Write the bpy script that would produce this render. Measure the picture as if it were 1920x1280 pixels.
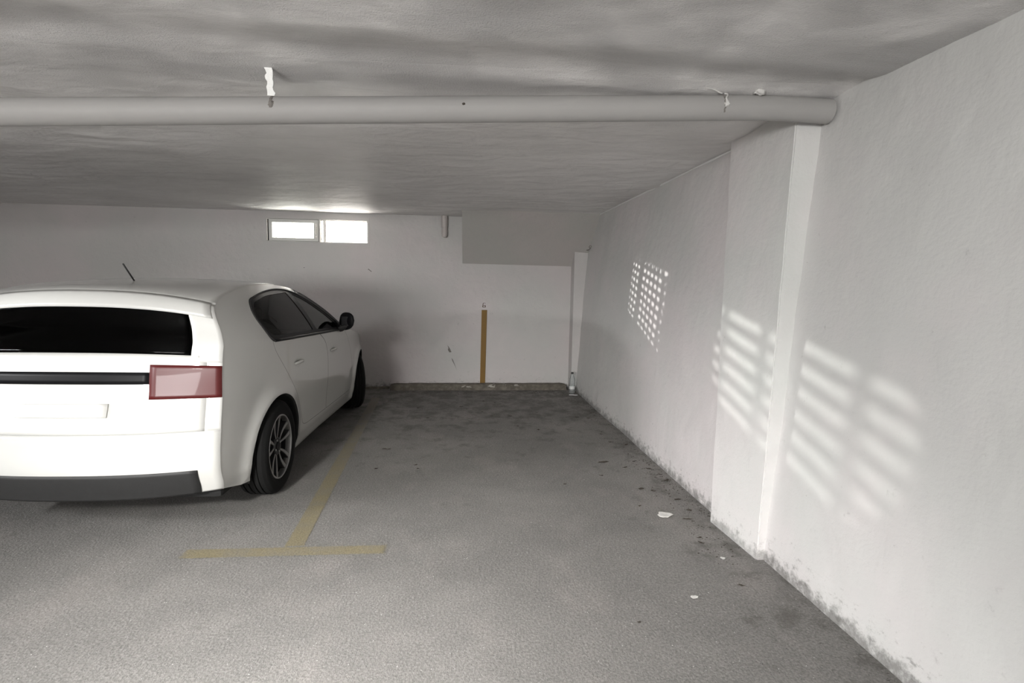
import bpy, bmesh, math, random
from mathutils import Vector, Matrix, geometry, noise
PI = math.pi
for o in list(bpy.data.objects): bpy.data.objects.remove(o)
S = bpy.context.scene
C = S.collection
random.seed(6)

# ------------------------------------------------------------------ camera
CAM_H = 1.43
cr, cu, cf = Vector((0.9946, -0.1016, 0.0173)), Vector((-0.0069, 0.1030, 0.9947)), Vector((0.1028, 0.9893, -0.1018))
cam = bpy.data.cameras.new('camera'); cam.sensor_width = 36.0; cam.lens = 36.0*1030/1920
cam.clip_start = 0.02
co = bpy.data.objects.new('camera', cam); C.objects.link(co)
cf.normalize(); cr = (cr - cf*cr.dot(cf)).normalized(); cu = cr.cross(cf)
m = Matrix((cr, cu, -cf)).transposed().to_4x4(); m.translation = Vector((0, 0, CAM_H))
co.matrix_world = m
S.camera = co

# ------------------------------------------------------------------ light
S.view_settings.view_transform = 'Standard'; S.view_settings.look = 'None'
S.view_settings.gamma = 1.0; S.view_settings.use_curve_mapping = False
S.view_settings.exposure = 0.27
W_ = bpy.data.worlds.new('world'); S.world = W_; W_.use_nodes = True
bg = W_.node_tree.nodes['Background']; bg.inputs[0].default_value = (1.0, 0.985, 0.97, 1); bg.inputs[1].default_value = 5.0

def lamp(kind, name, loc, target, energy, color=(1, 1, 1), **kw):
    l = bpy.data.lights.new(name, kind); l.energy = energy; l.color = color
    for k, v in kw.items(): setattr(l, k, v)
    o = bpy.data.objects.new(name, l); C.objects.link(o); o.location = loc
    d = Vector(target)-Vector(loc); o.rotation_euler = d.to_track_quat('-Z', 'Y').to_euler()
    return o
# daylight thrown up by the ramp of the gateway behind the photographer
lamp('AREA', 'gateway_light', (-3.0, -4.4, 1.45), (-1.2, 0, 2.7), 320, (1.0, 0.99, 0.975), shape='RECTANGLE', size=2.6, size_y=0.9)
# lamp with a reflector behind the photographer
lamp('AREA', 'tube_light', (-1.75, -0.8, 2.12), (-0.6, 1.75, 0.0), 66, (1.0, 0.985, 0.965), shape='RECTANGLE', size=0.30, size_y=0.30, spread=math.radians(68))
# daylight from a high side window on the left, passing under an added beam
lamp('AREA', 'side_window_light', (-5.4, 1.0, 2.0), (1.6, 3.2, 0.9), 66, (0.985, 0.99, 1.0), shape='RECTANGLE', size=1.0, size_y=0.24, spread=math.radians(120))
# sun glints thrown in from the street through the two grilles of the window
lamp('SPOT', 'street_sun_glint', (-3.68, 9.4, 2.60), (-1.42, 7.5, 2.085), 2100, (1.0, 0.97, 0.93), shadow_soft_size=0.007, spot_size=math.radians(11), spot_blend=0.3)
lamp('SPOT', 'street_sun_glint', (-3.68, 9.4, 2.56), (-2.15, 7.5, 2.10), 1900, (1.0, 0.97, 0.93), shadow_soft_size=0.011, spot_size=math.radians(7.5), spot_blend=0.25)
# light thrown up by the sunlit pavement outside
lamp('AREA', 'pavement_bounce', (-1.70, 8.05, 1.62), (-1.75, 7.1, 2.33), 120, (1.0, 0.97, 0.93), shape='RECTANGLE', size=1.4, size_y=0.35)

# ------------------------------------------------------------------ helpers
def obj(name, me_or_bm, mat=None, parent=None, smooth=False):
    if isinstance(me_or_bm, bmesh.types.BMesh):
        me = bpy.data.meshes.new(name); me_or_bm.to_mesh(me); me_or_bm.free()
    else: me = me_or_bm
    for mm in (mat if isinstance(mat, (list, tuple)) else [mat]):
        if mm: me.materials.append(mm)
    if smooth:
        for p in me.polygons: p.use_smooth = True
    o = bpy.data.objects.new(name, me); C.objects.link(o)
    if parent: o.parent = parent
    return o
def autosmooth(o, deg=35):
    me = o.data; me.polygons.foreach_set('use_smooth', [True]*len(me.polygons))
    bm = bmesh.new(); bm.from_mesh(me)
    for e in bm.edges:
        e.smooth = not (len(e.link_faces) == 2 and e.calc_face_angle(0) > math.radians(deg))
    bm.to_mesh(me); bm.free(); return o
def tag(o, label, cat, group=None, kind=None):
    o['label'] = label; o['category'] = cat
    if group: o['group'] = group
    if kind: o['kind'] = kind
    return o
def struct(o, label=None):
    o['kind'] = 'structure'
    if label: o['label'] = label
    return o
def empty(name, loc=(0, 0, 0), rz=0):
    o = bpy.data.objects.new(name, None); C.objects.link(o); o.location = loc; o.rotation_euler = (0, 0, rz)
    o.empty_display_size = 0.1; return o
def box(bm, a, b):
    vs = [bm.verts.new((x, y, z)) for x in (a[0], b[0]) for y in (a[1], b[1]) for z in (a[2], b[2])]
    for f in ((0, 1, 3, 2), (4, 6, 7, 5), (0, 4, 5, 1), (2, 3, 7, 6), (0, 2, 6, 4), (1, 5, 7, 3)):
        bm.faces.new([vs[i] for i in f])
    return vs
def bevel(bm, w, seg=2):
    bmesh.ops.bevel(bm, geom=list(bm.edges), offset=w, segments=seg, affect='EDGES', profile=0.6)
def boxo(name, a, b, mat, parent=None, bev=0):
    bm = bmesh.new(); box(bm, a, b); bmesh.ops.recalc_face_normals(bm, faces=bm.faces)
    if bev: bevel(bm, bev)
    return obj(name, bm, mat, parent)
def lathe(bm, prof, n=48, axis='Z', cap=True, center=(0, 0, 0)):
    """prof: list of (r, h)"""
    rings = []
    for r, h in prof:
        ring = []
        for i in range(n):
            a = 2*PI*i/n; u, v = r*math.cos(a), r*math.sin(a)
            p = {'Z': (u, v, h), 'X': (h, u, v), 'Y': (u, h, v)}[axis]
            ring.append(bm.verts.new(Vector(p)+Vector(center)))
        rings.append(ring)
    for a, b in zip(rings, rings[1:]):
        for i in range(n):
            bm.faces.new((a[i], a[(i+1) % n], b[(i+1) % n], b[i]))
    if cap:
        bm.faces.new(rings[0]); bm.faces.new(rings[-1])
    bmesh.ops.recalc_face_normals(bm, faces=bm.faces)
def tube(bm, pts, r, n=10):
    pts = [Vector(p) for p in pts]; rings = []
    for i, p in enumerate(pts):
        d = (pts[min(i+1, len(pts)-1)]-pts[max(i-1, 0)]).normalized()
        a = d.orthogonal().normalized() if i == 0 else (a-d*a.dot(d)).normalized()
        b = d.cross(a); rr = r[i] if isinstance(r, (list, tuple)) else r
        rings.append([bm.verts.new(p+a*rr*math.cos(2*PI*k/n)+b*rr*math.sin(2*PI*k/n)) for k in range(n)])
    for u, v in zip(rings, rings[1:]):
        for k in range(n): bm.faces.new((u[k], u[(k+1) % n], v[(k+1) % n], v[k]))
    bm.faces.new(rings[0]); bm.faces.new(rings[-1])
    bmesh.ops.recalc_face_normals(bm, faces=bm.faces)
def fbm(x, y, z=0, o=4):
    return noise.fractal(Vector((x, y, z)), 1.0, 2.0, o)

# ------------------------------------------------------------------ materials
def nmat(name):
    m = bpy.data.materials.new(name); m.use_nodes = True; nt = m.node_tree
    return m, nt, nt.nodes['Principled BSDF']
class N:
    def __init__(s, nt): s.nt = nt
    def new(s, t, **kw):
        n = s.nt.nodes.new(t)
        for k, v in kw.items(): setattr(n, k, v)
        return n
    def set(s, inp, v):
        if hasattr(v, 'node') or isinstance(v, bpy.types.NodeSocket): s.nt.links.new(v, inp)
        else: inp.default_value = v
    def pos(s): return s.new('ShaderNodeNewGeometry').outputs['Position']
    def noise(s, vec, scale, detail=4, rough=0.55, dist=0.0, out='Fac'):
        n = s.new('ShaderNodeTexNoise'); s.set(n.inputs['Vector'], vec); n.inputs['Scale'].default_value = scale
        n.inputs['Detail'].default_value = detail; n.inputs['Roughness'].default_value = rough; n.inputs['Distortion'].default_value = dist
        return n.outputs[out]
    def vor(s, vec, scale, out='Distance', feature='F1'):
        n = s.new('ShaderNodeTexVoronoi', feature=feature); s.set(n.inputs['Vector'], vec); n.inputs['Scale'].default_value = scale
        return n.outputs[out]
    def ramp(s, fac, a, b, lo=0.0, hi=1.0):
        n = s.new('ShaderNodeMapRange', interpolation_type='SMOOTHSTEP'); s.set(n.inputs['Value'], fac)
        n.inputs['From Min'].default_value = a; n.inputs['From Max'].default_value = b
        n.inputs['To Min'].default_value = lo; n.inputs['To Max'].default_value = hi
        return n.outputs['Result']
    def math(s, op, a, b=0.0, clamp=False):
        n = s.new('ShaderNodeMath', operation=op, use_clamp=clamp); s.set(n.inputs[0], a); s.set(n.inputs[1], b); return n.outputs[0]
    def mix(s, fac, a, b, blend='MIX'):
        n = s.new('ShaderNodeMix', data_type='RGBA', blend_type=blend)
        s.set(n.inputs[0], fac); s.set(n.inputs[6], a if not isinstance(a, tuple) else (*a, 1)); s.set(n.inputs[7], b if not isinstance(b, tuple) else (*b, 1))
        return n.outputs[2]
    def scale(s, vec, v):
        n = s.new('ShaderNodeVectorMath', operation='MULTIPLY'); s.set(n.inputs[0], vec); n.inputs[1].default_value = v; return n.outputs[0]
    def sep(s, vec):
        n = s.new('ShaderNodeSeparateXYZ'); s.set(n.inputs[0], vec); return n.outputs
    def bump(s, h, strength, dist, nrm=None):
        n = s.new('ShaderNodeBump'); s.set(n.inputs['Height'], h); n.inputs['Strength'].default_value = strength; n.inputs['Distance'].default_value = dist
        if nrm: s.set(n.inputs['Normal'], nrm)
        return n.outputs[0]

def plain(name, col, rough=0.5, metal=0.0, coat=0.0, var=0.06, vs=12.0, bump=0.0, bs=60.0, spec=0.5, alpha=None):
    m, nt, b = nmat(name); n = N(nt)
    tc = n.new('ShaderNodeTexCoord').outputs['Object']
    f = n.noise(tc, vs, 4)
    c1 = tuple(c*(1-var) for c in col); c2 = tuple(min(1, c*(1+var)) for c in col)
    n.set(b.inputs['Base Color'], n.mix(f, c1, c2))
    b.inputs['Roughness'].default_value = rough; b.inputs['Metallic'].default_value = metal
    b.inputs['Coat Weight'].default_value = coat; b.inputs['Coat Roughness'].default_value = 0.04
    b.inputs['Specular IOR Level'].default_value = spec
    if bump: n.set(b.inputs['Normal'], n.bump(n.noise(tc, bs, 5), bump, 0.01))
    return m

def wall_mat(name, tint=(0.60, 0.585, 0.575), band=False, dirt=0.35, lowdirt=1.0, rough=0.5):
    m, nt, b = nmat(name); n = N(nt); p = n.pos(); x, y, z = n.sep(p)
    big = n.noise(p, 0.9, 5, 0.6); mid = n.noise(p, 4.0, 6, 0.65)
    col = n.mix(n.ramp(big, 0.35, 0.7), (tint[0]*0.95, tint[1]*0.965, tint[2]*0.95), (tint[0]*1.04, tint[1]*0.99, tint[2]*1.0))
    col = n.mix(n.ramp(mid, 0.45, 0.75, 0, 0.12), col, tuple(c*0.8 for c in tint))
    if band:   # car roof's shadow painted on the lower part; no wall uses it
        zz = n.math('ADD', z, n.math('MULTIPLY', n.noise(p, 1.5, 3), 0.08))
        col = n.mix(n.ramp(zz, 1.005, 0.965, 0, 0.62), col, tuple(c*0.80 for c in tint))
    # dirt splashed up from the floor
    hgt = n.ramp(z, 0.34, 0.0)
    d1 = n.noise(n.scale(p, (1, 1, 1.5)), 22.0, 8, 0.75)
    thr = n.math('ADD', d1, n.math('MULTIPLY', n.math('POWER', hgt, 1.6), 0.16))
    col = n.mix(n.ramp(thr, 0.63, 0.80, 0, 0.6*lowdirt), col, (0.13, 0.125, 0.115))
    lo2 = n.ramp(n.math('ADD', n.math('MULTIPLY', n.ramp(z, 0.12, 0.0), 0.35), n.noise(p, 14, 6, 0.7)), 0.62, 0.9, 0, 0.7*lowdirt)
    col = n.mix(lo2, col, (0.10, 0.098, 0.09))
    # fly specks and chips
    sp = n.vor(p, 7.0); spm = n.math('MULTIPLY', n.ramp(sp, 0.045, 0.03), n.ramp(n.noise(p, 3.1, 2), 0.6, 0.66))
    col = n.mix(n.math('MULTIPLY', spm, dirt*2), col, (0.05, 0.045, 0.04))
    n.set(b.inputs['Base Color'], col); b.inputs['Roughness'].default_value = rough
    b.inputs['Specular IOR Level'].default_value = 0.35
    h = n.math('ADD', n.math('MULTIPLY', n.noise(p, 6, 5, 0.55), 1.0), n.math('MULTIPLY', n.noise(p, 70, 3), 0.08))
    n.set(b.inputs['Normal'], n.bump(h, 0.35, 0.03))
    return m

def ceiling_mat():
    m, nt, b = nmat('ceiling_plaster'); n = N(nt); p = n.pos()
    big = n.noise(p, 1.1, 5, 0.6)
    col = n.mix(n.ramp(big, 0.3, 0.7), (0.76, 0.742, 0.732), (0.85, 0.834, 0.824))
    st = n.noise(n.scale(p, (0.7, 2.6, 1)), 3.2, 7, 0.62, 0.6)
    col = n.mix(n.ramp(st, 0.5, 0.72, 0, 0.35), col, (0.63, 0.615, 0.60))
    n.set(b.inputs['Base Color'], col)
    n.set(b.inputs['Roughness'], n.ramp(n.sep(p)[1], 2.2, 3.4, 0.25, 0.5)); b.inputs['Specular IOR Level'].default_value = 0.5
    h1 = n.noise(n.scale(p, (0.9, 1.4, 1)), 3.0, 4, 0.5, 0.3)
    h2 = n.noise(p, 120, 4, 0.7); msk = n.ramp(n.noise(p, 1.7, 3), 0.38, 0.62, 0.25, 1.0)
    ridge = n.math('ABSOLUTE', n.math('SUBTRACT', n.noise(n.scale(p, (0.6, 2.2, 1)), 3.0, 4, 0.5, 0.8), 0.5))
    h = n.math('ADD', n.math('MULTIPLY', h1, 1.0), n.math('MULTIPLY', n.math('MULTIPLY', h2, msk), n.ramp(n.sep(p)[1], 2.2, 3.2, 0.50, 0.10)))
    n.set(b.inputs['Normal'], n.bump(h, 0.9, 0.055))
    return m

def floor_mat():
    m, nt, b = nmat('rough_concrete_floor'); n = N(nt); p = n.pos(); x, y, z = n.sep(p)
    big = n.noise(p, 0.8, 6, 0.62); mid = n.noise(p, 3.0, 6, 0.6)
    col = n.mix(n.ramp(big, 0.35, 0.68), (0.145, 0.140, 0.132), (0.212, 0.202, 0.191))
    col = n.mix(n.ramp(mid, 0.42, 0.72, 0, 0.45), col, (0.12, 0.116, 0.11))
    col = n.mix(n.ramp(n.noise(n.scale(p, (1.3, 0.7, 1)), 1.9, 4, 0.6), 0.5, 0.7, 0, 0.5), col, (0.25, 0.228, 0.215))
    gr = n.noise(p, 95, 4, 0.75)
    col = n.mix(n.ramp(gr, 0.32, 0.70, 0.0, 1.0), n.mix(0.38, col, (0.10, 0.098, 0.092)), n.mix(0.20, col, (0.62, 0.60, 0.57)))
    # oily marks and grime, more along the right wall; depth ramp paints in shade
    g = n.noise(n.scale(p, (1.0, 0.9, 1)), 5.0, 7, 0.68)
    grime_shade = n.math('MAXIMUM', n.ramp(y, 3.2, 6.8, 0.0, 0.19), n.ramp(x, 0.9, 1.7, 0.0, 0.15))
    col = n.mix(n.ramp(n.math('ADD', g, grime_shade), 0.60, 0.78, 0, 0.62), col, (0.075, 0.07, 0.062))
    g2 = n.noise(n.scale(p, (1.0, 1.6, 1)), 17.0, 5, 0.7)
    col = n.mix(n.ramp(n.math('ADD', g2, grime_shade), 0.75, 0.83, 0, 0.8), col, (0.05, 0.045, 0.04))
    # pale aggregate chips
    v = n.vor(p, 55.0); vm = n.math('MULTIPLY', n.ramp(v, 0.14, 0.07), n.ramp(n.noise(p, 21, 2), 0.56, 0.62))
    col = n.mix(vm, col, (0.72, 0.70, 0.67))
    v2 = n.vor(n.scale(p, (1.3, 1, 1)), 31.0); vm2 = n.math('MULTIPLY', n.ramp(v2, 0.12, 0.07), n.ramp(n.noise(p, 13, 2), 0.62, 0.67))
    col = n.mix(vm2, col, (0.05, 0.047, 0.043))
    n.set(b.inputs['Base Color'], col); b.inputs['Roughness'].default_value = 0.72
    b.inputs['Specular IOR Level'].default_value = 0.3
    h = n.math('ADD', n.math('MULTIPLY', gr, 0.5), n.math('MULTIPLY', n.noise(n.scale(p, (1.4, 0.9, 1)), 60, 5, 0.7), 0.8))
    n.set(b.inputs['Normal'], n.bump(h, 0.55, 0.012))
    return m

def worn_shaded_paint(name, col, under=(0.18, 0.173, 0.162)):
    m, nt, b = nmat(name); n = N(nt); p = n.pos()
    gr = n.noise(p, 95, 4, 0.75)
    c = n.mix(n.ramp(gr, 0.3, 0.72), tuple(q*0.72 for q in col), tuple(min(1, q*1.25) for q in col))
    yy = n.sep(p)[1]; c = n.mix(n.math('ADD', n.ramp(n.noise(p, 6, 6, 0.7), 0.4, 0.75, 0.12, 0.55), n.ramp(yy, 3.6, 6.0, 0.0, 0.55), True), c, under)  # besides wear, depth ramp sinks the line into concrete colour, painting in shade
    n.set(b.inputs['Base Color'], c); b.inputs['Roughness'].default_value = 0.7
    n.set(b.inputs['Normal'], n.bump(gr, 0.4, 0.01))
    # ragged, worn-through coverage
    uv = n.new('ShaderNodeUVMap').outputs[0]; u, v, _ = n.sep(uv)
    ed = n.math('MINIMUM', n.math('MINIMUM', u, v), 1.0)
    a = n.math('GREATER_THAN', n.math('ADD', ed, n.math('MULTIPLY', n.math('SUBTRACT', n.noise(p, 60, 5, 0.8), 0.5), 2.6)), 0.30)
    n.set(b.inputs['Alpha'], a)
    return m

def glass_mat(name, tint, ior=1.45, rough=0.0, milk=0.0):
    m = bpy.data.materials.new(name); m.use_nodes = True; nt = m.node_tree; nt.nodes.clear(); n = N(nt)
    out = n.new('ShaderNodeOutputMaterial'); t = n.new('ShaderNodeBsdfTransparent'); t.inputs[0].default_value = (*tint, 1)
    g = n.new('ShaderNodeBsdfGlossy'); g.inputs['Roughness'].default_value = rough
    fr = n.new('ShaderNodeFresnel'); fr.inputs[0].default_value = ior
    mx = n.new('ShaderNodeMixShader'); nt.links.new(fr.outputs[0], mx.inputs[0]); nt.links.new(t.outputs[0], mx.inputs[1]); nt.links.new(g.outputs[0], mx.inputs[2])
    if milk:
        d = n.new('ShaderNodeBsdfDiffuse'); d.inputs[0].default_value = (.8, .82, .82, 1); m2 = n.new('ShaderNodeMixShader'); m2.inputs[0].default_value = milk
        nt.links.new(mx.outputs[0], m2.inputs[1]); nt.links.new(d.outputs[0], m2.inputs[2]); nt.links.new(m2.outputs[0], out.inputs[0]); return m
    nt.links.new(mx.outputs[0], out.inputs[0]); return m

M = dict(
    wall_back=wall_mat('painted_plaster_back', (0.53, 0.515, 0.507), band=False, dirt=0.5),
    wall_right=wall_mat('painted_plaster_right', (0.575, 0.567, 0.562), dirt=0.45),
    wall=wall_mat('painted_plaster', (0.55, 0.54, 0.53)),
    pillar=wall_mat('painted_pillar', (0.64, 0.64, 0.63), dirt=0.4, lowdirt=0.7),
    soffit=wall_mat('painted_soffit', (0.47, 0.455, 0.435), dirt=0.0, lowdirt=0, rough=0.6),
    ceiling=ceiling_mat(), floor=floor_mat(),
    line=worn_shaded_paint('worn_shaded_yellow_paint', (0.22, 0.188, 0.108)),
    stripe=plain('ochre_wall_paint', (0.19, 0.098, 0.004), 0.55, var=0.12, vs=9),
    stripe_edge=plain('dark_paint_outline', (0.16, 0.10, 0.035), 0.6),
    number=plain('brown_stencil_paint', (0.06, 0.026, 0.008), 0.6, var=0.3, vs=60),
    curb=None,
    pipe=plain('painted_pipe', (0.33, 0.322, 0.313), 0.62, var=0.05, vs=5, bump=0.12, bs=25),
    fitting=plain('painted_fitting', (0.50, 0.46, 0.44), 0.45, var=0.06),
    strap=plain('white_strap', (0.85, 0.85, 0.83), 0.5, var=0.05, bump=0.4, bs=50),
    wire=plain('grimy_plaster_and_wire', (0.20, 0.185, 0.17), 0.8, var=0.4, vs=60, bump=0.8, bs=90),
    lump=plain('plaster_lump', (0.6, 0.59, 0.57), 0.6, var=0.1, vs=40, bump=0.6, bs=60),
    frame=plain('window_frame_paint', (0.60, 0.60, 0.57), 0.45, var=0.05),
    white_metal=plain('white_grille_metal', (0.80, 0.79, 0.76), 0.5, var=0.04),
    dark=plain('dark_gap', (0.03, 0.03, 0.028), 0.8),
    paint=plain('white_car_paint', (0.62, 0.62, 0.595), 0.28, coat=0.8, var=0.01, vs=2),
    black_gloss=plain('gloss_black_trim', (0.007, 0.007, 0.008), 0.4, coat=0.0, spec=0.15, var=0.1),
    black=plain('matt_black_plastic', (0.022, 0.022, 0.022), 0.6, var=0.2, vs=30, bump=0.1, bs=150),
    rubber=plain('tyre_rubber', (0.008, 0.008, 0.0078), 0.85, spec=0.2, var=0.25, vs=18, bump=0.15, bs=120),
    alloy=plain('machined_alloy', (0.46, 0.46, 0.455), 0.30, metal=0.85, var=0.04),
    alloy_dark=plain('black_alloy', (0.035, 0.035, 0.036), 0.35, metal=0.3, var=0.1),
    liner=plain('wheel_arch_liner', (0.012, 0.012, 0.012), 0.9, var=0.3, vs=20),
    inner=plain('car_inner_shell', (0.01, 0.01, 0.01), 0.9),
    seat=plain('dark_seat_fabric', (0.03, 0.03, 0.032), 0.85, var=0.15, vs=40, bump=0.2, bs=200),
    chrome=plain('chrome', (0.7, 0.7, 0.7), 0.12, metal=1.0, var=0.02),
    mirror_dark=plain('dim_mirror_glass', (0.10, 0.10, 0.105), 0.15, metal=1.0),
    red=plain('tail_light_red', (0.075, 0.003, 0.003), 0.45, coat=0.1),
    lamp=plain('headlight_lens', (0.55, 0.56, 0.58), 0.08, coat=0.9, metal=0.4),
    plate=plain('blank_plate', (0.75, 0.75, 0.72), 0.4),
    car_glass=glass_mat('tinted_car_glass', (0.12, 0.125, 0.125), 1.22),
    car_glass_front=glass_mat('clear_car_glass', (0.72, 0.74, 0.73), 1.3),
    pane=glass_mat('window_pane_glass', (0.93, 0.95, 0.94), 1.35),
    bottle=glass_mat('clear_plastic_bottle', (0.93, 0.95, 0.95), 1.25, 0.08, 0.10),
    cap=plain('black_bottle_cap', (0.015, 0.015, 0.015), 0.4),
    blabel=plain('pale_bottle_label', (0.62, 0.63, 0.62), 0.5, var=0.15, vs=60),
    water=plain('paper_scrap', (0.66, 0.65, 0.62), 0.8, var=0.12, vs=50, bump=0.4, bs=90),
    leaf=plain('dry_leaf', (0.045, 0.036, 0.027), 0.85, var=0.35, vs=60),
    bead=plain('bright_paint_bead', (0.85, 0.85, 0.83), 0.4),
    tube=plain('lamp_housing', (0.7, 0.7, 0.7), 0.4),
    pavement=plain('outdoor_pavement', (0.55, 0.53, 0.5), 0.9, bump=0.3),
)
def translucent(name, col):
    m, nt, b = nmat(name); n = N(nt); t = n.new('ShaderNodeBsdfTranslucent'); t.inputs[0].default_value = (*col, 1); b.inputs['Base Color'].default_value = (*col, 1)
    mx = n.new('ShaderNodeMixShader'); mx.inputs[0].default_value = 0.7; nt.links.new(b.outputs[0], mx.inputs[1]); nt.links.new(t.outputs[0], mx.inputs[2])
    nt.links.new(mx.outputs[0], nt.nodes['Material Output'].inputs[0]); return m
M['grille'] = translucent('backlit_white_plastic_grille', (0.9, 0.89, 0.87))
def curb_mat():
    m, nt, b = nmat('dirty_kerb_concrete'); n = N(nt); p = n.pos()
    c = n.mix(n.ramp(n.noise(p, 12, 6, 0.7), 0.35, 0.7), (0.10, 0.088, 0.07), (0.19, 0.17, 0.14))
    q = n.math('MULTIPLY', n.ramp(n.noise(n.scale(p, (1, 1, 2.5)), 7.0, 4, 0.6), 0.57, 0.62), n.ramp(n.sep(p)[2], 0.03, 0.05))
    xx = n.sep(p)[0]; q = n.math('MULTIPLY', q, n.math('MULTIPLY', n.ramp(xx, -0.3, 0.0), n.ramp(xx, 1.0, 0.75)))
    c = n.mix(q, c, (0.42, 0.40, 0.36))
    n.set(b.inputs['Base Color'], c); b.inputs['Roughness'].default_value = 0.8
    n.set(b.inputs['Normal'], n.bump(n.noise(p, 45, 6, 0.7), 0.6, 0.015)); return m
M['curb'] = curb_mat()

# ------------------------------------------------------------------ room shell
ZC, YB = 2.332, 7.52
XL, YN = -7.2, -5.0
def xr(z): return 1.645+0.145*z/ZC       # the right wall leans out slightly
def gridmesh(fn, nu, nv):
    bm = bmesh.new(); vs = [[bm.verts.new(fn(i/nu, j/nv)) for j in range(nv+1)] for i in range(nu+1)]
    for i in range(nu):
        for j in range(nv): bm.faces.new((vs[i][j], vs[i+1][j], vs[i+1][j+1], vs[i][j+1]))
    return bm
# floor slab with very slight unevenness
def ffl(u, v):
    x = XL-0.2+u*(2.1-XL+0.2); y = YN-0.2+v*(YB+0.2-YN+0.2); return (x, y, 0.0012*fbm(x*0.8, y*0.8)-0.0012)
bm = gridmesh(ffl, 90, 120)
ext = bmesh.ops.extrude_face_region(bm, geom=list(bm.faces))
for v in [g for g in ext['geom'] if isinstance(g, bmesh.types.BMVert)]: v.co.z = -0.2
bmesh.ops.recalc_face_normals(bm, faces=bm.faces)
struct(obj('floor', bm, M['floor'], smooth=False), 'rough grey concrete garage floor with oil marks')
# ceiling: hand-trowelled, wavy
def fc(u, v):
    x = XL-0.2+u*(2.1-XL+0.2); y = YN-0.2+(v**0.85)*(YB+0.25-YN+0.2)
    z = ZC + 0.013*fbm(x*0.7, y*1.1, 3) + 0.007*fbm(x*1.6, y*3.6, 7)
    # long shallow fold above the pipe
    d = (y-(2.33+0.05*x)); z += 0.018*math.exp(-(d/0.14)**2) - 0.006*math.exp(-((d+0.24)/0.12)**2)
    w = min(1, max(0, (YB-y)/0.5)); z = ZC+(z-ZC)*w + 0.0
    return (x, y, z)
bm = gridmesh(fc, 150, 260)
ext = bmesh.ops.extrude_face_region(bm, geom=list(bm.faces))
for v in [g for g in ext['geom'] if isinstance(g, bmesh.types.BMVert)]: v.co.z = ZC+0.3
bmesh.ops.recalc_face_normals(bm, faces=bm.faces)
struct(autosmooth(obj('ceiling', bm, M['ceiling']), 50), 'rough white plaster ceiling with trowel marks')

# back wall with the window opening cut through it
WX0, WX1, WX2, WX3 = -2.44, -1.785, -1.772, -1.165   # left sash | post | right opening
WZ0, WZ1 = 1.948, 2.238
xs = [XL-0.2, WX0, WX1, WX2, WX3, 2.1]; zs = [-0.1, WZ0, WZ1, ZC+0.1]
bm = bmesh.new(); TH = 0.10
for i in range(5):
    for j in range(3):
        if j == 1 and i in (1, 3): continue
        box(bm, (xs[i], YB, zs[j]), (xs[i+1], YB+TH, zs[j+1]))
bmesh.ops.remove_doubles(bm, verts=bm.verts, dist=1e-5)
seen = {}
for f in list(bm.faces):
    k = tuple(round(c, 4) for c in f.calc_center_median())
    seen.setdefault(k, []).append(f)
bmesh.ops.delete(bm, geom=[f for fs in seen.values() if len(fs) > 1 for f in fs], context='FACES_ONLY')
bmesh.ops.recalc_face_normals(bm, faces=bm.faces)
struct(obj('wall_back', bm, M['wall_back']), 'white painted back wall with a high window')

# right wall (slightly leaning, slightly wavy)
def wall_prism(name, y0, y1, mat, off=0.0):
    def f(u, v):
        z = -0.05+v*(ZC+0.12); y = y0+u*(y1-y0)
        return (xr(z)+off+0.012*fbm(y*0.9, z*0.9, 5)+0.004*fbm(y*5, z*5, 1), y, z)
    bm = gridmesh(f, 140, 40)
    e = bmesh.ops.extrude_face_region(bm, geom=list(bm.faces))
    for v in [g for g in e['geom'] if isinstance(g, bmesh.types.BMVert)]: v.co.x = 2.05
    bmesh.ops.recalc_face_normals(bm, faces=bm.faces)
    return autosmooth(obj(name, bm, mat), 40)
struct(wall_prism('wall_right', YN-0.1, YB+0.1, M['wall_right']), 'white right-hand wall stained along the floor')
struct(boxo('wall_left', (XL-0.2, YN-0.2, -0.1), (XL, YB+0.2, ZC+0.1), M['wall']), 'white painted left wall')
# near wall behind the photographer with the wide entrance opening
bm = bmesh.new()
box(bm, (XL, YN-0.2, -0.1), (2.0, YN, ZC+0.1))
struct(obj('wall_near', bm, M['wall']), 'wall behind the photographer ')

# pillar standing proud of the right wall
bm = bmesh.new()
P0 = [(1.575, 3.125), (1.600, 2.640), (1.95, 2.640), (1.95, 3.125)]
P1 = [(1.688, 3.35), (1.660, 2.640), (2.0, 2.640), (2.0, 3.35)]
NZ = 30; rings = []
for k in range(NZ+1):
    t = k/NZ; z = -0.03+t*(ZC+0.06)
    ring = []
    for i in range(4):
        a, b2 = Vector(P0[i]), Vector(P1[i]); tt = t if i in (1, 2) else t
        q = a.lerp(b2, tt)
        jx = 0.003*fbm(z*6, i*3.1, 2)+(0.010*math.exp(-((z-0.66)/0.03)**2) if i == 0 else 0)
        ring.append(bm.verts.new((q.x+jx, q.y+0.004*fbm(z*7, i*5.0, 8), z)))
    rings.append(ring)
for a, b2 in zip(rings, rings[1:]):
    for i in range(4): bm.faces.new((a[i], a[(i+1) % 4], b2[(i+1) % 4], b2[i]))
bm.faces.new(rings[0]); bm.faces.new(rings[-1]); bmesh.ops.recalc_face_normals(bm, faces=bm.faces)
es = [e for e in bm.edges if abs(e.verts[0].co.z-e.verts[1].co.z) > 0.01]
bmesh.ops.bevel(bm, geom=es, offset=0.006, segments=2, affect='EDGES')
struct(autosmooth(obj('trim_1', bm, M['pillar']), 40), 'white plastered pillar on the right wall')

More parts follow.
